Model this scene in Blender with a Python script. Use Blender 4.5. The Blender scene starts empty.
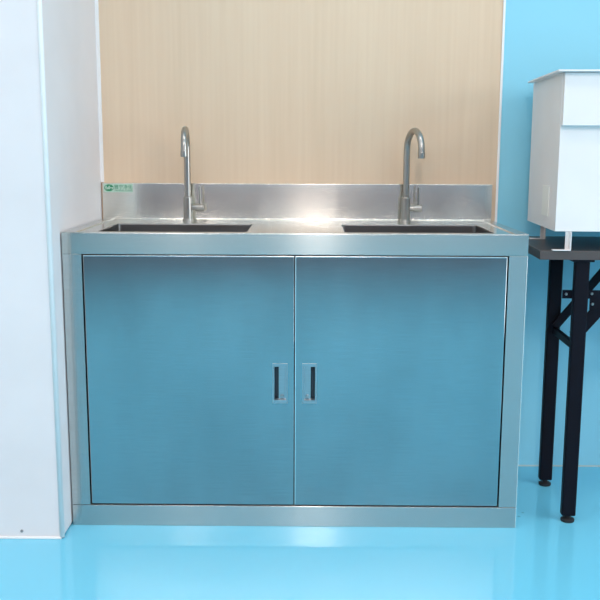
import bpy, bmesh, math, random
from mathutils import Vector, Matrix
random.seed(4)
C = bpy.context.scene.collection
PI = math.pi

# ------------------------------------------------------------------ materials
def new_mat(name):
    m = bpy.data.materials.new(name); m.use_nodes = True
    nt = m.node_tree
    return m, nt, nt.nodes['Principled BSDF']

def L(nt, a, b): nt.links.new(a, b)

def ramp(nt, fac, stops):
    r = nt.nodes.new('ShaderNodeValToRGB')
    els = r.color_ramp.elements
    while len(els) < len(stops): els.new(0.5)
    for e, (p, c) in zip(els, stops):
        e.position = p; e.color = (*c, 1)
    L(nt, fac, r.inputs['Fac'])
    return r.outputs['Color']

def noise(nt, scale, detail=3, mapping=(1, 1, 1), coord='Object'):
    tc = nt.nodes.new('ShaderNodeTexCoord'); mp = nt.nodes.new('ShaderNodeMapping')
    mp.inputs['Scale'].default_value = mapping
    L(nt, tc.outputs[coord], mp.inputs['Vector'])
    n = nt.nodes.new('ShaderNodeTexNoise'); n.inputs['Scale'].default_value = scale
    n.inputs['Detail'].default_value = detail
    L(nt, mp.outputs['Vector'], n.inputs['Vector'])
    return n.outputs['Fac']

def plain(name, col, rough=0.5, metal=0.0, bump=0.0, bscale=200, spec=0.5, coat=0.0):
    m, nt, b = new_mat(name)
    f = noise(nt, 6, 2)
    c = ramp(nt, f, [(0.3, tuple(x * 0.97 for x in col)), (0.7, tuple(min(1, x * 1.02) for x in col))])
    L(nt, c, b.inputs['Base Color'])
    b.inputs['Roughness'].default_value = rough; b.inputs['Metallic'].default_value = metal
    b.inputs['Specular IOR Level'].default_value = spec
    b.inputs['Coat Weight'].default_value = coat
    if bump:
        bp = nt.nodes.new('ShaderNodeBump'); bp.inputs['Strength'].default_value = bump
        bp.inputs['Distance'].default_value = 0.001
        L(nt, noise(nt, bscale, 3), bp.inputs['Height']); L(nt, bp.outputs['Normal'], b.inputs['Normal'])
    return m

def steel(name, col=(0.62, 0.62, 0.61), rough=0.28, aniso=0.8, rvar=0.06, grain=(1, 60, 60), smear=0.0, rot=0.25, wave=0.0):
    """brushed stainless steel; the grain runs along U"""
    m, nt, b = new_mat(name)
    b.inputs['Metallic'].default_value = 1
    g = noise(nt, 12, 4, grain)
    c = ramp(nt, g, [(0.3, tuple(x * 0.93 for x in col)), (0.7, tuple(min(1, x * 1.05) for x in col))])
    if smear:
        s = noise(nt, 3.2, 4, (1.6, 1, 0.8))
        cr = ramp(nt, s, [(0.35, (1 - smear,) * 3), (0.62, (1, 1, 1))])
        mx = nt.nodes.new('ShaderNodeMix'); mx.data_type = 'RGBA'; mx.blend_type = 'MULTIPLY'
        mx.inputs[0].default_value = 1
        L(nt, c, mx.inputs[6]); L(nt, cr, mx.inputs[7]); c = mx.outputs[2]
    L(nt, c, b.inputs['Base Color'])
    r = ramp(nt, noise(nt, 4, 4), [(0.3, (rough - rvar,) * 3), (0.7, (rough + rvar,) * 3)])
    L(nt, r, b.inputs['Roughness'])
    if aniso:
        b.inputs['Anisotropic'].default_value = aniso
        b.inputs['Anisotropic Rotation'].default_value = rot
        t = nt.nodes.new('ShaderNodeTangent'); t.direction_type = 'UV_MAP'; t.uv_map = 'UVMap'
        L(nt, t.outputs[0], b.inputs['Tangent'])
    if wave:
        bp = nt.nodes.new('ShaderNodeBump'); bp.inputs['Strength'].default_value = 1.0
        bp.inputs['Distance'].default_value = wave
        L(nt, noise(nt, 2.2, 1), bp.inputs['Height']); L(nt, bp.outputs['Normal'], b.inputs['Normal'])
    return m

M = {}
M['steel_top'] = steel('brushed_steel_top', (0.64, 0.65, 0.63), 0.22, 0.9, 0.02)
M['steel_frame'] = steel('brushed_steel_frame', (0.56, 0.59, 0.58), 0.26, 1.0, 0.0)
M['steel_door'] = steel('brushed_steel_door', (0.42, 0.47, 0.49), 0.14, 0.3, 0.02, (1, 60, 60), 0.14, wave=0.0012)
M['steel_splash'] = steel('brushed_steel_splash', (0.76, 0.75, 0.69), 0.20, 0.9, 0.02)
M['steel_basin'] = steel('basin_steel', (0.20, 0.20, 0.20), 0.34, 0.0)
M['steel_faucet'] = steel('satin_faucet_steel', (0.40, 0.385, 0.36), 0.32, 0.0, 0.03)
M['steel_handle'] = steel('handle_steel', (0.50, 0.52, 0.54), 0.30, 0.0, 0.03)
M['slot_shade'] = plain('slot_shade_paint', (0.03, 0.05, 0.07), 0.5)  # dark colour stands in for shade inside the grip slots
M['rubber'] = plain('black_rubber', (0.012, 0.012, 0.014), 0.6)
M['black_steel'] = plain('black_painted_steel', (0.005, 0.005, 0.010), 0.5, spec=0.12)
M['bolt'] = plain('zinc_bolt', (0.45, 0.45, 0.45), 0.35, 1.0)
M['white_panel'] = plain('white_wall_panel', (0.79, 0.755, 0.77), 0.5, 0, 0.05, 60, 0.4)
M['white_enamel'] = plain('white_enamel', (0.80, 0.765, 0.76), 0.35, 0, 0.0, 60, 0.4)
M['offwhite'] = plain('offwhite_plate', (0.85, 0.83, 0.78), 0.4)
M['white_trim'] = plain('white_trim', (0.88, 0.87, 0.87), 0.7, spec=0.2)
M['steel_apron'] = steel('brushed_steel_apron', (0.54, 0.57, 0.55), 0.25, 1.0, 0.0)
M['hem_glint'] = steel('hem_glint_steel', (0.85, 0.86, 0.86), 0.25, 0.0, 0.0)  # lightened steel, paints the glint along the door edges
M['caulk'] = plain('pale_caulk', (0.50, 0.62, 0.62), 0.6)
M['ceiling'] = plain('white_ceiling', (0.80, 0.81, 0.82), 0.8)
M['far_wall'] = plain('far_wall_paint', (0.17, 0.145, 0.17), 0.6)
M['left_room_wall'] = plain('warm_white_wall_paint', (0.78, 0.74, 0.70), 0.6)
M['sticker_bg'] = plain('pale_green_sticker', (0.46, 0.64, 0.54), 0.45)
M['sticker_green'] = plain('green_sticker_ink', (0.012, 0.24, 0.11), 0.5)
M['table_edge'] = plain('dark_edge_band', (0.075, 0.06, 0.058), 0.45)

# cyan wall
m, nt, b = new_mat('cyan_wall_paint')
c = ramp(nt, noise(nt, 1.5, 3), [(0.3, (0.26, 0.63, 0.79)), (0.7, (0.28, 0.66, 0.82))])
L(nt, c, b.inputs['Base Color']); b.inputs['Roughness'].default_value = 0.35
M['cyan_wall'] = m
# cyan floor (glossy epoxy / vinyl) with a few small dark marks
m, nt, b = new_mat('cyan_epoxy_floor')
c = ramp(nt, noise(nt, 1.2, 3), [(0.3, (0.165, 0.59, 0.80)), (0.7, (0.18, 0.62, 0.83))])
tc = nt.nodes.new('ShaderNodeTexCoord')
for (x, y, r) in ((0.628, 0.078, 0.0035), (0.645, 0.105, 0.003), (0.60, 0.045, 0.0)):
    if r == 0: continue
    d = nt.nodes.new('ShaderNodeVectorMath'); d.operation = 'DISTANCE'
    d.inputs[1].default_value = (x, y, 0); L(nt, tc.outputs['Object'], d.inputs[0])
    k = nt.nodes.new('ShaderNodeMapRange'); k.inputs['From Min'].default_value = r * 0.6
    k.inputs['From Max'].default_value = r * 1.8; k.inputs['To Min'].default_value = 0.6; k.inputs['To Max'].default_value = 0
    L(nt, d.outputs['Value'], k.inputs['Value'])
    mx = nt.nodes.new('ShaderNodeMix'); mx.data_type = 'RGBA'
    L(nt, k.outputs['Result'], mx.inputs[0]); L(nt, c, mx.inputs[6]); mx.inputs[7].default_value = (0.05, 0.2, 0.28, 1)
    c = mx.outputs[2]
L(nt, c, b.inputs['Base Color'])
r = ramp(nt, noise(nt, 3, 3), [(0.3, (0.07,) * 3), (0.7, (0.12,) * 3)])
L(nt, r, b.inputs['Roughness']); b.inputs['IOR'].default_value = 1.65
M['floor'] = m
# beige wood-grain laminate: fine vertical streaks
m, nt, b = new_mat('beige_woodgrain_laminate')
f1 = noise(nt, 9, 5, (9, 9, 0.25)); f2 = noise(nt, 3, 3, (2.2, 2.2, 0.12))
ad = nt.nodes.new('ShaderNodeMath'); ad.operation = 'ADD'; L(nt, f1, ad.inputs[0]); L(nt, f2, ad.inputs[1])
hf = nt.nodes.new('ShaderNodeMath'); hf.operation = 'MULTIPLY'; hf.inputs[1].default_value = 0.5; L(nt, ad.outputs[0], hf.inputs[0])
c = ramp(nt, hf.outputs[0], [(0.34, (0.70, 0.53, 0.375)), (0.5, (0.73, 0.555, 0.40)), (0.66, (0.755, 0.585, 0.425))])
L(nt, c, b.inputs['Base Color']); b.inputs['Roughness'].default_value = 0.42; b.inputs['Specular IOR Level'].default_value = 0.35
M['beige'] = m
# dark laminated table top
m, nt, b = new_mat('dark_grey_brown_laminate')
c = ramp(nt, noise(nt, 8, 4, (0.5, 6, 6)), [(0.3, (0.045, 0.040, 0.042)), (0.7, (0.065, 0.058, 0.058))])
L(nt, c, b.inputs['Base Color']); b.inputs['Roughness'].default_value = 0.30
M['table_top'] = m

# ------------------------------------------------------------------ mesh helpers
def box_uv(me):
    uv = me.uv_layers.new(name='UVMap') if 'UVMap' not in me.uv_layers else me.uv_layers['UVMap']
    for p in me.polygons:
        n = p.normal
        ax = max(range(3), key=lambda i: abs(n[i]))
        for li in p.loop_indices:
            v = me.vertices[me.loops[li].vertex_index].co
            if ax == 1: uv.data[li].uv = (v.x, v.z)
            elif ax == 0: uv.data[li].uv = (v.y, v.z)
            else: uv.data[li].uv = (v.x, v.y)

def obj(name, bm, mat, parent=None, smooth=False, loc=None):
    """link a bmesh built in world coordinates; with a parent the mesh is moved to the parent's frame"""
    me = bpy.data.meshes.new(name)
    bmesh.ops.recalc_face_normals(bm, faces=bm.faces)
    off = Vector(loc) if loc is not None else Vector((0, 0, 0))
    if parent is not None: off = parent.location.copy() if parent.parent is None else Vector((0, 0, 0))
    bm.to_mesh(me); bm.free()
    me.materials.append(mat)
    if smooth:
        for p in me.polygons: p.use_smooth = True
    box_uv(me)
    o = bpy.data.objects.new(name, me); C.objects.link(o)
    if parent is not None:
        base = world_loc(parent)
        me.transform(Matrix.Translation(-base))
        o.parent = parent
    elif loc is not None:
        me.transform(Matrix.Translation(-off)); o.location = off
    return o

def world_loc(o):
    v = Vector((0, 0, 0))
    while o is not None:
        v += o.location; o = o.parent
    return v

def tag(o, label=None, cat=None, group=None, kind=None):
    if label: o['label'] = label
    if cat: o['category'] = cat
    if group: o['group'] = group
    if kind: o['kind'] = kind
    return o

def thing(name, label, cat, loc, group=None):
    o = bpy.data.objects.new(name, None); C.objects.link(o); o.location = loc
    o.empty_display_size = 0.05
    return tag(o, label, cat, group)

def struct(name, bm, mat, label=None, smooth=False):
    o = obj(name, bm, mat, None, smooth)
    return tag(o, label, None, None, 'structure')

def BM(): return bmesh.new()

def add_box(bm, x0, x1, y0, y1, z0, z1, bevel=0.0, seg=2, mat=None):
    vs = [Vector((x, y, z)) for x in (x0, x1) for y in (y0, y1) for z in (z0, z1)]
    if mat is not None: vs = [mat @ v for v in vs]
    v = [bm.verts.new(c) for c in vs]
    fs = [bm.faces.new([v[i] for i in q]) for q in ((0, 1, 3, 2), (4, 6, 7, 5), (0, 4, 5, 1), (2, 3, 7, 6), (0, 2, 6, 4), (1, 5, 7, 3))]
    if bevel:
        ed = list({e for f in fs for e in f.edges})
        bmesh.ops.bevel(bm, geom=ed, offset=bevel, segments=seg, affect='EDGES', profile=0.5)
    return bm

def bx(*a, **k): return add_box(BM(), *a, **k)

def add_tube(bm, pts, rad, n=20, cap=True):
    """round tube through points; rad a number or a list"""
    pts = [Vector(p) for p in pts]
    rads = rad if isinstance(rad, (list, tuple)) else [rad] * len(pts)
    t0 = (pts[1] - pts[0]).normalized()
    ref = Vector((0, 0, 1)) if abs(t0.z) < 0.9 else Vector((1, 0, 0))
    nrm = t0.cross(ref).normalized(); rings = []
    for i, p in enumerate(pts):
        a = pts[max(i - 1, 0)]; c = pts[min(i + 1, len(pts) - 1)]
        t = (c - a).normalized()
        nrm = (nrm - t * nrm.dot(t)).normalized(); bn = t.cross(nrm)
        rings.append([bm.verts.new(p + (nrm * math.cos(q) + bn * math.sin(q)) * rads[i]) for q in (2 * PI * k / n for k in range(n))])
    for r, s in zip(rings, rings[1:]):
        for k in range(n): bm.faces.new([r[k], r[(k + 1) % n], s[(k + 1) % n], s[k]])
    if cap:
        bm.faces.new(rings[0][::-1]); bm.faces.new(rings[-1])
    return bm

def add_bar(bm, a, b, w, t, side=Vector((1, 0, 0)), bevel=0.0):
    """flat bar from a to b, width w across, thickness t along 'side'"""
    a = Vector(a); b = Vector(b); d = (b - a); ln = d.length; d.normalize()
    s = (side - d * side.dot(d)).normalized(); u = s.cross(d)
    mt = Matrix((( d.x, u.x, s.x, a.x), (d.y, u.y, s.y, a.y), (d.z, u.z, s.z, a.z), (0, 0, 0, 1)))
    return add_box(bm, 0, ln, -w / 2, w / 2, -t / 2, t / 2, bevel, 2, mt)

def lathe(bm, prof, cx, cy, n=28, cap=True):
    rings = [[bm.verts.new((cx + r * math.cos(2 * PI * k / n), cy + r * math.sin(2 * PI * k / n), z)) for k in range(n)] for r, z in prof]
    for r, s in zip(rings, rings[1:]):
        for k in range(n): bm.faces.new([r[k], r[(k + 1) % n], s[(k + 1) % n], s[k]])
    if cap: bm.faces.new(rings[0][::-1]); bm.faces.new(rings[-1])
    return bm

def rrect(x0, x1, y0, y1, r, z, n=6):
    pts = []
    for cx, cy, a0 in ((x1 - r, y1 - r, 0), (x0 + r, y1 - r, 90), (x0 + r, y0 + r, 180), (x1 - r, y0 + r, 270)):
        for k in range(n + 1):
            a = math.radians(a0 + 90 * k / n)
            pts.append(Vector((cx + r * math.cos(a), cy + r * math.sin(a), z)))
    return pts

def auto_smooth(o, deg=35):
    for p in o.data.polygons: p.use_smooth = True
    o.data.set_sharp_from_angle(angle=math.radians(deg))
    wn = o.modifiers.new('weighted_normals', 'WEIGHTED_NORMAL'); wn.keep_sharp = True
    return o

# ------------------------------------------------------------------ the setting
WB = 0.484          # plane of the back wall
PF = -0.087         # front plane of the white partition
CZ = 2.75
struct('floor', bx(-3.2, 3.2, -5.15, WB + 0.15, -0.08, 0), M['floor'], 'glossy cyan floor')
struct('ceiling', bx(-3.2, 3.2, -5.15, WB + 0.15, CZ, CZ + 0.1), M['ceiling'], 'plain white ceiling')
struct('wall_back', bx(-3.2, 0.614, WB, WB + 0.15, 0, CZ), M['beige'], 'beige wood-grain panelled wall behind the sink')
struct('wall_back_right', bx(0.618, 3.2, WB, WB + 0.15, 0, CZ), M['cyan_wall'], 'light blue wall behind the table')
struct('wall_left', add_box(BM(), -3.2, -0.604, PF, WB, 0.004, CZ, 0.003, 2), M['white_panel'], 'white panelled wall standing left of the sink cabinet')
struct('wall_right', bx(3.2, 3.3, -5.15, WB + 0.15, 0, CZ), M['cyan_wall'])
struct('wall_front', bx(-3.2, 3.2, -5.25, -5.15, 0, CZ), M['far_wall'])
struct('wall_far_left', bx(-3.3, -3.2, -5.15, WB + 0.15, 0, CZ), M['left_room_wall'])
bm = BM()
for a_ in ((3.17, 3.2, -2.42, -2.36, 0.48, 2.02), (3.17, 3.2, -0.84, -0.78, 0.48, 2.02), (3.17, 3.2, -2.36, -0.84, 0.48, 0.54), (3.17, 3.2, -2.36, -0.84, 1.96, 2.02)): add_box(bm, *a_, bevel=0.004)
struct('fill_light_frame', bm, M['white_trim'], 'added white frame around the fill light at the right wall')  # unseen frame, made up to surround the right side fill light
# trims
struct('trim_1', bx(0.6125, 0.6195, WB - 0.004, WB + 0.01, 0, CZ, bevel=0.0012), M['white_trim'], 'thin white strip where beige panel meets blue wall')
bm = BM(); add_tube(bm, [(-0.6065, PF + 0.003, 0.004), (-0.6065, PF + 0.003, CZ)], 0.0065, 16)
struct('trim_2', bm, M['white_trim'], 'rounded white corner strip of the left wall', True)
struct('trim_3', bx(-0.604, -0.5945, WB - 0.006, WB, 0.908, CZ), M['white_trim'], 'thin white strip in the corner beside the beige wall')
struct('trim_4', bx(-3.2, -0.607, PF - 0.004, PF + 0.004, 0, 0.006, bevel=0.0015), M['white_trim'], 'white sealant line under the left wall')
struct('trim_5', bx(0.62, 3.2, WB - 0.003, WB, 0, 0.004), M['caulk'], 'pale joint line between blue wall and floor')

# ------------------------------------------------------------------ sink cabinet
H = 0.797; DK = 0.795; HW = 0.60
cab = thing('sink_cabinet', 'brushed stainless steel double sink cabinet with two doors and a backsplash', 'sink cabinet', (0, 0, 0))
BASINS = [(-0.520, -0.126), (0.130, 0.524)]
BY0, BY1 = 0.050, 0.306
SP = 0.472          # front face of the backsplash

# worktop: deck with two holes, beaded side rims, front apron
bm = BM()
x0, x1, y0, y1 = -0.562, 0.562, 0.012, SP
def loop(pts):
    vs = [bm.verts.new(p) for p in pts]
    return vs, [bm.edges.new((vs[i], vs[(i + 1) % len(vs)])) for i in range(len(vs))]
E_all = []
_, e = loop([(x0, y0, DK), (x1, y0, DK), (x1, y1, DK), (x0, y1, DK)]); E_all += e
holes = []
for a, b_ in BASINS:
    vs, e = loop(rrect(a, b_, BY0, BY1, 0.012, DK)); E_all += e; holes.append(vs)
bmesh.ops.triangle_fill(bm, use_beauty=True, use_dissolve=False, edges=E_all)
# rims
def strip(prof, ya, yb, sx):
    r1 = [bm.verts.new((sx * x, ya, z)) for x, z in prof]; r2 = [bm.verts.new((sx * x, yb, z)) for x, z in prof]
    for i in range(len(prof) - 1): bm.faces.new([r1[i], r1[i + 1], r2[i + 1], r2[i]])
prof = [(0.562, DK), (0.564, 0.7963), (0.566, 0.7975), (0.569, 0.7979), (0.572, 0.7977), (0.575, 0.7973), (0.579, H), (0.598, H), (0.5994, H - 0.0006), (HW, H - 0.002), (HW, 0.741)]
for sx in (-1, 1): strip(prof, 0.002, WB - 0.002, sx)
# front lip + apron (profile in y,z)
pf = [(0.012, DK), (0.007, H - 0.0003), (0.003, H)]
r1 = [bm.verts.new((-HW, y, z)) for y, z in pf]; r2 = [bm.verts.new((HW, y, z)) for y, z in pf]
for i in range(len(pf) - 1): bm.faces.new([r1[i], r1[i + 1], r2[i + 1], r2[i]])
auto_smooth(obj('worktop', bm, M['steel_top'], cab), 30)
bm = BM()
pf = [(0.003, H), (0.0012, H - 0.0006), (0.0003, H - 0.002), (0.0, H - 0.004), (0.0, 0.742), (0.0015, 0.7405), (0.02, 0.7405)]
r1 = [bm.verts.new((-HW, y, z)) for y, z in pf]; r2 = [bm.verts.new((HW, y, z)) for y, z in pf]
for i in range(len(pf) - 1): bm.faces.new([r1[i], r1[i + 1], r2[i + 1], r2[i]])
auto_smooth(obj('front_apron', bm, M['steel_apron'], cab), 50)

# backsplash: upstand box with folded top
bm = BM()
pr = [(SP - 0.004, DK), (SP - 0.0012, DK + 0.0015), (SP, DK + 0.005), (SP, 0.9035), (SP + 0.0008, 0.9052), (SP + 0.0025, 0.906), (WB - 0.001, 0.906), (WB - 0.001, DK)]
r1 = [bm.verts.new((-0.5985, y, z)) for y, z in pr]; r2 = [bm.verts.new((0.5985, y, z)) for y, z in pr]
for i in range(len(pr)): 
    j = (i + 1) % len(pr); bm.faces.new([r1[i], r1[j], r2[j], r2[i]])
bm.faces.new(r1); bm.faces.new(r2[::-1])
spl = auto_smooth(obj('backsplash', bm, M['steel_splash'], cab), 40)

# basins
for a, b_ in BASINS:
    bm = BM(); rings = []
    for ins, z, r in ((0, DK, .012), (0.0012, DK - 0.0012, .012), (0.0016, DK - 0.004, .012), (0.004, DK - 0.15, .020), (0.008, DK - 0.185, .024), (0.02, DK - 0.198, .03), (0.05, DK - 0.201, .03), (0.09, DK - 0.203, .02)):
        rings.append([bm.verts.new(p) for p in rrect(a + ins, b_ - ins, BY0 + ins, BY1 - ins, r, z)])
    for r, s in zip(rings, rings[1:]):
        for k in range(len(r)): bm.faces.new([r[k], r[(k + 1) % len(r)], s[(k + 1) % len(s)], s[k]])
    bm.faces.new(rings[-1])
    bs = auto_smooth(obj('basin', bm, M['steel_basin'], cab), 50)
    cx, cy, zb = (a + b_) / 2, (BY0 + BY1) / 2, DK - 0.203
    bm = lathe(BM(), [(0.044, zb + 0.0005), (0.044, zb + 0.003), (0.036, zb + 0.004), (0.030, zb + 0.0015), (0.004, zb + 0.001)], cx, cy)
    auto_smooth(obj('drain', bm, M['steel_faucet'], bs), 40)

# carcass: front frame
ZR = 0.059; ZT = 0.739          # door opening
XL = -0.5505; XR = 0.5518
obj('frame_post', bx(-HW, XL, 0.0005, 0.03, ZR, 0.7405, bevel=0.001), M['steel_frame'], cab)
obj('frame_post', bx(XR, HW, 0.0005, 0.03, ZR, 0.7405, bevel=0.001), M['steel_frame'], cab)
obj('bottom_rail', bx(-HW, HW, 0.0, 0.03, 0.0, ZR - 0.0008, bevel=0.0012), M['steel_frame'], cab)
obj('side_panel', bx(-HW, -HW + 0.0015, 0.03, WB - 0.002, 0.0, 0.7405), M['steel_frame'], cab)
obj('side_panel', bx(HW - 0.0015, HW, 0.03, WB - 0.002, 0.0, 0.7405), M['steel_frame'], cab)
obj('cabinet_floor', bx(-HW + 0.002, HW - 0.002, 0.03, WB - 0.004, 0.04, 0.045), M['steel_frame'], cab)
obj('back_panel', bx(-HW + 0.002, HW - 0.002, WB - 0.004, WB - 0.002, 0.0, 0.74), M['steel_frame'], cab)
obj('inner_stop', bx(-0.02, 0.02, 0.0225, 0.03, ZR, 0.7405), M['rubber'], cab)

def door(xa, xb, hx0, hx1, z0, z1, slot_left):
    """hollow door slab with a cut-out for the flush pull, pull as a child with grip"""
    hz0, hz1 = 0.3475, 0.4530
    bm = BM()
    bmf = 0.0020
    # front: outer bevel ring, then a plate with a rectangular hole
    def ring(x0_, x1_, z0_, z1_, y): return [bm.verts.new(p) for p in ((x0_, y, z0_), (x1_, y, z0_), (x1_, y, z1_), (x0_, y, z1_))]
    R0 = ring(xa, xb, z0, z1, 0.020); R1 = ring(xa, xb, z0, z1, 0.0026)
    R2 = ring(xa + bmf * .36, xb - bmf * .36, z0 + bmf * .36, z1 - bmf * .36, 0.0008)
    R3 = ring(xa + bmf * 1.3, xb - bmf * 1.3, z0 + bmf * 1.3, z1 - bmf * 1.3, 0.0)
    R4 = ring(hx0, hx1, hz0, hz1, 0.0); R5 = ring(hx0, hx1, hz0, hz1, 0.016)
    for a_, b2 in ((R0, R1), (R1, R2), (R2, R3), (R3, R4), (R4, R5)):
        for k in range(4): bm.faces.new([a_[k], a_[(k + 1) % 4], b2[(k + 1) % 4], b2[k]])
    R6 = ring(hx0, hx1, hz0, hz1, 0.020)
    for a_, b2 in ((R5, R6), (R6, R0)):
        for k in range(4): bm.faces.new([a_[k], a_[(k + 1) % 4], b2[(k + 1) % 4], b2[k]])
    d = auto_smooth(obj('door', bm, M['steel_door'], cab), 60)
    tag(obj('top_hem', bx(xa + 0.001, xb - 0.001, -0.0008, 0.018, z1 - 0.0026, z1 + 0.0001, bevel=0.0009), M['hem_glint'], d), 'folded top edge of the door, highlight painted into its steel')
    if not slot_left:
        tag(obj('side_hem', bx(xa - 0.0002, xa + 0.0026, -0.0008, 0.018, z0 + 0.001, z1 - 0.003, bevel=0.0009), M['hem_glint'], d), 'folded side edge of the door, highlight painted into its steel')
    # flush pull: rim, tray, deep slot
    bm = BM()
    w = 0.0035
    o0 = ring_(bm, hx0 - 0.0015, hx1 + 0.0015, hz0 - 0.0015, hz1 + 0.0015, -0.0003)
    o1 = ring_(bm, hx0 - 0.0012, hx1 + 0.0012, hz0 - 0.0012, hz1 + 0.0012, -0.0018)
    o2 = ring_(bm, hx0 + w, hx1 - w, hz0 + w + 0.004, hz1 - w - 0.004, -0.0016)
    o3 = ring_(bm, hx0 + w + 0.001, hx1 - w - 0.001, hz0 + w + 0.007, hz1 - w - 0.005, 0.0045)
    for a_, b2 in ((o0, o1), (o1, o2), (o2, o3)):
        for k in range(4): bm.faces.new([a_[k], a_[(k + 1) % 4], b2[(k + 1) % 4], b2[k]])
    # tray floor beside the slot
    sx0, sx1 = (hx0 + w + 0.001, hx0 + w + 0.0115) if slot_left else (hx1 - w - 0.0115, hx1 - w - 0.001)
    tx0, tx1 = (sx1, hx1 - w - 0.001) if slot_left else (hx0 + w + 0.001, sx0)
    za, zb = hz0 + w + 0.007, hz1 - w - 0.005
    q = ring_(bm, tx0, tx1, za, zb, 0.0045); bm.faces.new(q)
    pull = obj('handle', bm, M['steel_handle'], d)
    bm = BM()
    s0 = ring_(bm, sx0, sx1, za, zb, 0.0045); s1 = ring_(bm, sx0, sx1, za, zb, 0.015)
    for k in range(4): bm.faces.new([s0[k], s0[(k + 1) % 4], s1[(k + 1) % 4], s1[k]])
    bm.faces.new(s1)
    tag(obj('grip_slot', bm, M['slot_shade'], d), 'grip slot of the flush handle, its shade painted dark')
    # small round button at the foot of the tray
    bm = BM(); add_tube(bm, [((tx0 + tx1) / 2, 0.0045, za + 0.006), ((tx0 + tx1) / 2, 0.0005, za + 0.006)], [0.0055, 0.0045], 16)
    tag(auto_smooth(obj('latch_button', bm, M['bolt'], d)), 'small bright button in the handle')
    # thin vertical tray rib
    return d

def ring_(bm, x0_, x1_, z0_, z1_, y):
    return [bm.verts.new(p) for p in ((x0_, y, z0_), (x1_, y, z0_), (x1_, y, z1_), (x0_, y, z1_))]

XG = 0.0005
door(XL + 0.0035, XG - 0.0012, -0.056, -0.0185, ZR + 0.003, ZT - 0.0012, True)
door(XG + 0.0012, XR - 0.0035, 0.0225, 0.0585, ZR + 0.003, ZT - 0.0012, False)

# sticker on the backsplash with the maker's mark and lettering
sx, sz = -0.5945, 0.9035
st = obj('sticker', bx(sx, sx + 0.090, SP - 0.0006, SP - 0.0001, sz - 0.026, sz), M['sticker_bg'], cab)
tag(st, 'pale green label with green oval mark and lettering')
YS = SP - 0.0009
def flat_poly(bm, pts, y, t=0.0003):
    v = [bm.verts.new((x, y, z)) for x, z in pts]; f = bm.faces.new(v)
    r = bmesh.ops.extrude_face_region(bm, geom=[f])
    bmesh.ops.translate(bm, verts=[g for g in r['geom'] if isinstance(g, bmesh.types.BMVert)], vec=(0, -t, 0))
bm = BM()
ocx, ocz, orx, orz = sx + 0.0165, sz - 0.0125, 0.0145, 0.0105
flat_poly(bm, [(ocx + orx * math.cos(2 * PI * k / 40), ocz + orz * math.sin(2 * PI * k / 40)) for k in range(40)], YS + 0.0003)
obj('oval_mark', bm, M['sticker_green'], st)
# pale monogram strokes across the oval
bm = BM()
def mk(pts): flat_poly(bm, [(ocx + orx * u, ocz + orz * v) for u, v in pts], YS - 0.0002)
mk([(-0.62, 0.62), (-0.36, 0.62), (-0.55, 0.12), (-0.2, 0.12), (0.02, 0.62), (0.28, 0.62), (-0.18, -0.42), (-0.86, -0.42), (-0.78, -0.2), (-0.4, -0.2), (-0.32, -0.06), (-0.72, -0.06), (-0.86, 0.08)])
mk([(0.12, 0.18), (0.88, 0.18), (0.97, 0.02), (0.74, -0.42), (0.5, -0.42), (0.66, -0.04), (0.36, -0.04), (0.16, -0.42), (-0.08, -0.42)])
obj('monogram', bm, M['sticker_bg'], st)
def text_mesh(name, body, size, x, z, width=None, bold=0.0):
    cu = bpy.data.curves.new(name, 'FONT'); cu.body = body; cu.size = size; cu.extrude = 0.00015; cu.offset = bold
    t = bpy.data.objects.new(name, cu); C.objects.link(t)
    bpy.context.view_layer.update()
    me = bpy.data.meshes.new_from_object(t.evaluated_get(bpy.context.evaluated_depsgraph_get()))
    C.objects.unlink(t); bpy.data.objects.remove(t)
    xs = [v.co.x for v in me.vertices]; s = (width / (max(xs) - min(xs))) if (width and xs) else 1
    x_min = min(xs) if xs else 0
    me.transform(Matrix.Translation((x, YS, z)) @ Matrix.Rotation(PI / 2, 4, 'X') @ Matrix.Scale(s, 4, (1, 0, 0)) @ Matrix.Translation((-x_min, 0, 0)))
    me.transform(Matrix.Translation(-world_loc(st)))
    me.materials.clear(); me.materials.append(M['sticker_green'])
    o = bpy.data.objects.new(name, me); C.objects.link(o); o.parent = st
    return o
text_mesh('lettering', '雅宁净化', 0.0145, sx + 0.0325, sz - 0.0150, 0.056, 0.0)
text_mesh('lettering', 'YANING CLEAR', 0.0070, sx + 0.0325, sz - 0.0225, 0.056, 0.0)

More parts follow.
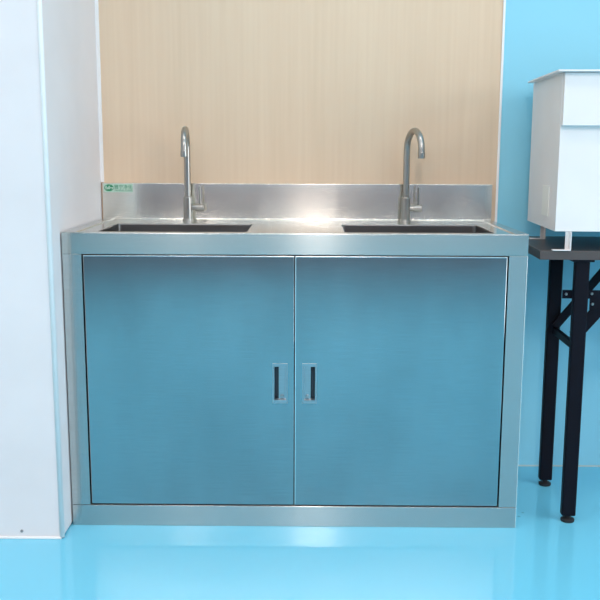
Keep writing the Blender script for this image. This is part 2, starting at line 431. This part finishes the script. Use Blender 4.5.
# ------------------------------------------------------------------ faucets
def faucet(fx, fy, ang, reach, label, top):
    """gooseneck tap; ang is the heading of the spout (0 = towards the viewer, + = to the right)"""
    z0 = DK
    t = thing('faucet', label, 'faucet', (fx, fy, z0), 'gooseneck faucets at the two basins')
    bm = lathe(BM(), [(0.0165, z0), (0.0165, z0 + 0.004), (0.0155, z0 + 0.0055), (0.0140, z0 + 0.006), (0.0140, z0 + 0.070), (0.0120, z0 + 0.0725), (0.0090, z0 + 0.0735)], fx, fy)
    auto_smooth(obj('body', bm, M['steel_faucet'], t), 40)
    dx, dy = math.sin(ang), -math.cos(ang)
    R = reach / 2; pts = [(fx, fy, z0 + 0.070), (fx, fy, z0 + 0.12)]
    zc = top - R * 1.05 - 0.009
    pts += [(fx, fy, zc - 0.04)]
    for k in range(0, 25):
        a = PI * k / 24 * 1.0
        d = R - R * math.cos(a)
        pts.append((fx + dx * d, fy + dy * d, zc + R * 1.05 * math.sin(a)))
    pts.append((fx + dx * (reach + 0.001), fy + dy * (reach + 0.001), zc - 0.010))
    auto_smooth(obj('gooseneck_spout', add_tube(BM(), pts, 0.0096, 20), M['steel_faucet'], t), 50)
    ex, ey = fx + dx * reach * 1.01, fy + dy * reach * 1.01
    bm = lathe(BM(), [(0.0098, zc - 0.006), (0.0104, zc - 0.008), (0.0104, zc - 0.022), (0.0096, zc - 0.024), (0.0075, zc - 0.024), (0.0070, zc - 0.022)], ex, ey)
    auto_smooth(obj('aerator', bm, M['steel_faucet'], t), 40)
    # valve stub to the right and thin upright lever
    la = math.radians(-4)
    zl = z0 + 0.040
    bm = BM(); add_tube(bm, [(fx + 0.010, fy, zl), (fx + 0.023, fy - 0.001, zl)], 0.0085, 20)
    add_tube(bm, [(fx + 0.0225, fy - 0.001, zl), (fx + 0.0235, fy - 0.001, zl), (fx + 0.047, fy - 0.002, zl), (fx + 0.048, fy - 0.002, zl)], [0.0095, 0.0105, 0.0105, 0.0095], 20)
    sb = auto_smooth(obj('valve_stub', bm, M['steel_faucet'], t), 40)
    bm = BM(); add_tube(bm, [(fx + 0.037, fy - 0.002, zl + 0.008), (fx + 0.0365, fy - 0.003, zl + 0.062), (fx + 0.0365, fy - 0.003, zl + 0.0635)], [0.0030, 0.0027, 0.0018], 12)
    auto_smooth(obj('lever', bm, M['steel_faucet'], sb), 40)
    return t
faucet(-0.330, 0.428, math.radians(3), 0.105, 'satin steel gooseneck faucet behind the left basin with spout facing forward', 1.075)
faucet(0.330, 0.428, math.radians(17), 0.105, 'satin steel gooseneck faucet behind the right basin with spout swung right', 1.073)

# ------------------------------------------------------------------ folding table
TX0, TX1, TY0, TY1, TZ = 0.640, 1.54, 0.034, 0.440, 0.752
tb = thing('folding_table', 'dark laminate folding table with black square legs right of the sink', 'table', (0.74, 0.19, 0))
add = bx(TX0, TX1, TY0, TY1, TZ - 0.024, TZ - 0.0006, bevel=0.0012)
obj('tabletop', add, M['table_top'], tb)
bm = BM(); add_box(bm, TX0 - 0.0006, TX1 + 0.0006, TY0 - 0.0008, TY1, TZ - 0.0242, TZ - 0.0015, 0.001)
# keep just a thin edge band round the sides
top_faces = [f for f in bm.faces if abs(f.normal.z) > 0.9]
obj('edge_band', bm, M['table_edge'], tb)
def leg(x, y):
    bm = BM(); add_box(bm, x - 0.019, x + 0.019, y - 0.0125, y + 0.0125, 0.018, TZ - 0.026, 0.004, 3)
    o = auto_smooth(obj('leg', bm, M['black_steel'], tb), 40)
    bm = lathe(BM(), [(0.017, 0.0), (0.0185, 0.002), (0.0185, 0.007), (0.014, 0.010), (0.007, 0.011), (0.007, 0.018)], x, y, 20)
    auto_smooth(obj('foot', bm, M['rubber'], o), 40)
YF, YB = 0.056, 0.326
for x, sgn in ((0.754, 1), (1.426, -1)):
    leg(x, YF); leg(x - 0.004 * sgn, YB)
    bm = BM(); add_bar(bm, (x, YF + 0.012, 0.487), (x, YB - 0.012, 0.484), 0.020, 0.014, Vector((1, 0, 0)), 0.002)
    obj('cross_bar', bm, M['black_steel'], tb)
    # brace from the back leg up to the underside of the top
    bm = BM(); add_bar(bm, (x - 0.004 * sgn, YB - 0.022, 0.497), (x + 0.165 * sgn, YB - 0.03, 0.715), 0.024, 0.010, Vector((0, 1, 0)), 0.002)
    obj('brace', bm, M['black_steel'], tb)
    # brace from the cross bar near the front leg, wider, fading behind the slotted plate
    bm = BM(); add_bar(bm, (x - 0.004 * sgn, YF + 0.022, 0.516), (x + 0.165 * sgn, YF + 0.022, 0.722), 0.034, 0.008, Vector((0, 1, 0)), 0.002)
    obj('brace', bm, M['black_steel'], tb)
    # horizontal slotted lock plate behind the front leg
    bm = BM(); xa, xb = sorted((x - 0.043 * sgn, x + 0.19 * sgn))
    add_box(bm, xa, xb, YF + 0.0135, YF + 0.0165, 0.620, 0.643, 0.001)
    if sgn > 0: add_box(bm, x + 0.03, xb, YF + 0.0135, YF + 0.0165, 0.590, 0.623, 0.001)
    lp = obj('lock_plate', bm, M['black_steel'], tb)
    bm = BM()
    for bxx, bz in ((x - 0.033 * sgn, 0.632), (x + 0.034 * sgn, 0.634), (x + 0.037 * sgn, 0.606)):
        o2 = BM(); add_tube(o2, [(bxx, YF + 0.0136, bz), (bxx, YF + 0.0095, bz)], [0.0042, 0.003], 12)
        tag(auto_smooth(obj('bolt', o2, M['bolt'], lp)), 'small bright bolt head')
    bm.free()
    bm = BM(); add_box(bm, x - 0.028, x + 0.028, YF - 0.02, YB + 0.02, TZ - 0.030, TZ - 0.0243, 0.001)
    obj('top_plate', bm, M['black_steel'], tb)
rl = BM(); add_box(rl, 0.86, 1.32, YF - 0.008, YF + 0.008, TZ - 0.045, TZ - 0.0245, 0.001); obj('rail', rl, M['black_steel'], tb)
rl = BM(); add_box(rl, 0.86, 1.32, YB - 0.008, YB + 0.008, TZ - 0.045, TZ - 0.0245, 0.001); obj('rail', rl, M['black_steel'], tb)

# ------------------------------------------------------------------ white cabinet box on the table
BX0, BX1, BYF, BYB, BZ0, BZ1 = 0.677, 1.27, 0.040, 0.430, 0.801, 1.203
wb = thing('equipment_box', 'white metal box with overhanging lid on bracket feet on the dark table', 'equipment box', (0.9, 0.2, TZ))
bm = BM(); add_box(bm, BX0, BX1, BYF, BYB, BZ0, BZ1)
ed = [e for e in bm.edges if all(abs(v.co.y - BYB) < 1e-5 for v in e.verts) and abs(e.verts[0].co.z - e.verts[1].co.z) > 0.1]
bmesh.ops.bevel(bm, geom=ed, offset=0.022, segments=6, affect='EDGES', profile=0.5)
ed = [e for e in bm.edges if all(abs(v.co.y - BYF) < 1e-5 for v in e.verts)]
bmesh.ops.bevel(bm, geom=ed, offset=0.0015, segments=2, affect='EDGES', profile=0.5)
auto_smooth(obj('box_body', bm, M['white_enamel'], wb), 25)
tag(obj('front_hood', bx(BX0 + 0.001, BX1 - 0.001, BYF - 0.020, BYF, 1.071, BZ1 - 0.001, bevel=0.0015), M['white_enamel'], wb), 'upper front panel standing proud of the box')
obj('lid', bx(0.657, BX1 + 0.016, 0.002, 0.395, BZ1, BZ1 + 0.0045, bevel=0.001), M['white_enamel'], wb)
tag(obj('side_plate', bx(BX0 - 0.0025, BX0 - 0.0002, 0.125, 0.205, 0.833, 0.915, bevel=0.0008), M['offwhite'], wb), 'small ivory plate on the side of the box')
for fx, sg in ((0.716, 1), (1.23, -1)):
    for fy in (0.026, 0.335):
        bm = BM(); a = sorted((fx - 0.011 * sg, fx)); add_box(bm, a[0], a[1], fy + 0.016, fy + 0.019, TZ + 0.0005, BZ0 + 0.0005, 0.0005)
        a = sorted((fx - 0.045 * sg, fx)); add_box(bm, a[0], a[1], fy, fy + 0.019, TZ, TZ + 0.0025, 0.0005)
        add_box(bm, fx - 0.0013, fx + 0.0013, fy, fy + 0.017, TZ + 0.0008, BZ0 + 0.0005 if fy > 0.025 else BZ0, 0.0004)
        obj('foot_bracket', bm, M['white_enamel'], wb)

def turn(root, px, py, deg):
    a = math.radians(deg); d = root.location - Vector((px, py, 0))
    root.location = Vector((px + d.x * math.cos(a) - d.y * math.sin(a), py + d.x * math.sin(a) + d.y * math.cos(a), root.location.z))
    root.rotation_euler = (0, 0, a)
turn(tb, TX0, TY0, -2.6); turn(wb, BX0, BYF, -2.8)

# screw at the foot of the white wall
bm = BM(); add_tube(bm, [(-0.711, PF, 0.021), (-0.711, PF - 0.0012, 0.021), (-0.711, PF - 0.002, 0.021)], [0.004, 0.004, 0.0025], 14)
tag(obj('screw', bm, plain('screw_steel', (0.32, 0.32, 0.33), 0.45, 0.5), None, False, (-0.711, PF, 0.021)), 'small grey screw head low on the white wall at left', 'screw')

# ------------------------------------------------------------------ lights (ceiling panels and added fills)
def area(name, loc, sx_, sy_, power, col=(1, 1, 1), rot=(0, 0, 0)):
    li = bpy.data.lights.new(name, 'AREA'); li.shape = 'RECTANGLE'; li.size = sx_; li.size_y = sy_
    li.energy = power; li.color = col
    o = bpy.data.objects.new(name, li); C.objects.link(o); o.location = loc; o.rotation_euler = rot
    return o
WARM = (1, 0.86, 0.80)
area('ceiling_level_light', (0.10, -3.1, CZ - 0.02), 0.10, 0.8, 72, WARM)
area('ceiling_level_light', (-0.80, -3.1, CZ - 0.02), 0.16, 0.8, 18, WARM)
area('ceiling_level_light', (0.0, -4.7, CZ - 0.02), 3.6, 0.10, 100, WARM)
area('ceiling_level_light', (-2.5, -2.4, CZ - 0.02), 0.6, 1.2, 40, WARM)  # added fill for diffuse light, kept outside the steel's reflections
area('ceiling_level_light', (2.3, -2.6, CZ - 0.02), 1.2, 1.6, 50, WARM)  # added fill on the right, brightens the blue wall
area('side_fill_light', (3.17, -1.6, 1.25), 1.5, 1.3, 75, (1, 0.93, 0.90), (0, math.radians(90), 0))  # added fill lighting the floor and wall around the table
area('ceiling_level_light', (0.0, -0.7, CZ - 0.02), 2.4, 0.3, 24, WARM)  # added overhead fill for the upper walls and the floor
w = bpy.data.worlds.new('World'); bpy.context.scene.world = w; w.use_nodes = True
w.node_tree.nodes['Background'].inputs[0].default_value = (0.75, 0.85, 1, 1)
w.node_tree.nodes['Background'].inputs[1].default_value = 0.3

# ------------------------------------------------------------------ camera
f, pit, yaw, roll = 889.94, 0.166609, -0.007892, 0.003695
cp, sp = math.cos(pit), math.sin(pit)
F = Vector((math.sin(yaw) * cp, math.cos(yaw) * cp, -sp)); R = Vector((math.cos(yaw), -math.sin(yaw), 0)); U = R.cross(F)
R2 = math.cos(roll) * R + math.sin(roll) * U; U2 = -math.sin(roll) * R + math.cos(roll) * U
cd = bpy.data.cameras.new('camera'); cam = bpy.data.objects.new('camera', cd); C.objects.link(cam)
cd.sensor_width = 36; cd.lens = f / 600 * 36; cd.clip_start = 0.05
cam.matrix_world = Matrix(((R2.x, U2.x, -F.x, 0.03243), (R2.y, U2.y, -F.y, -2.27919), (R2.z, U2.z, -F.z, 1.00675), (0, 0, 0, 1)))
S = bpy.context.scene; S.camera = cam
S.view_settings.view_transform = 'Standard'; S.view_settings.look = 'None'; S.view_settings.gamma = 1
S.view_settings.exposure = -0.64; S.view_settings.use_curve_mapping = False
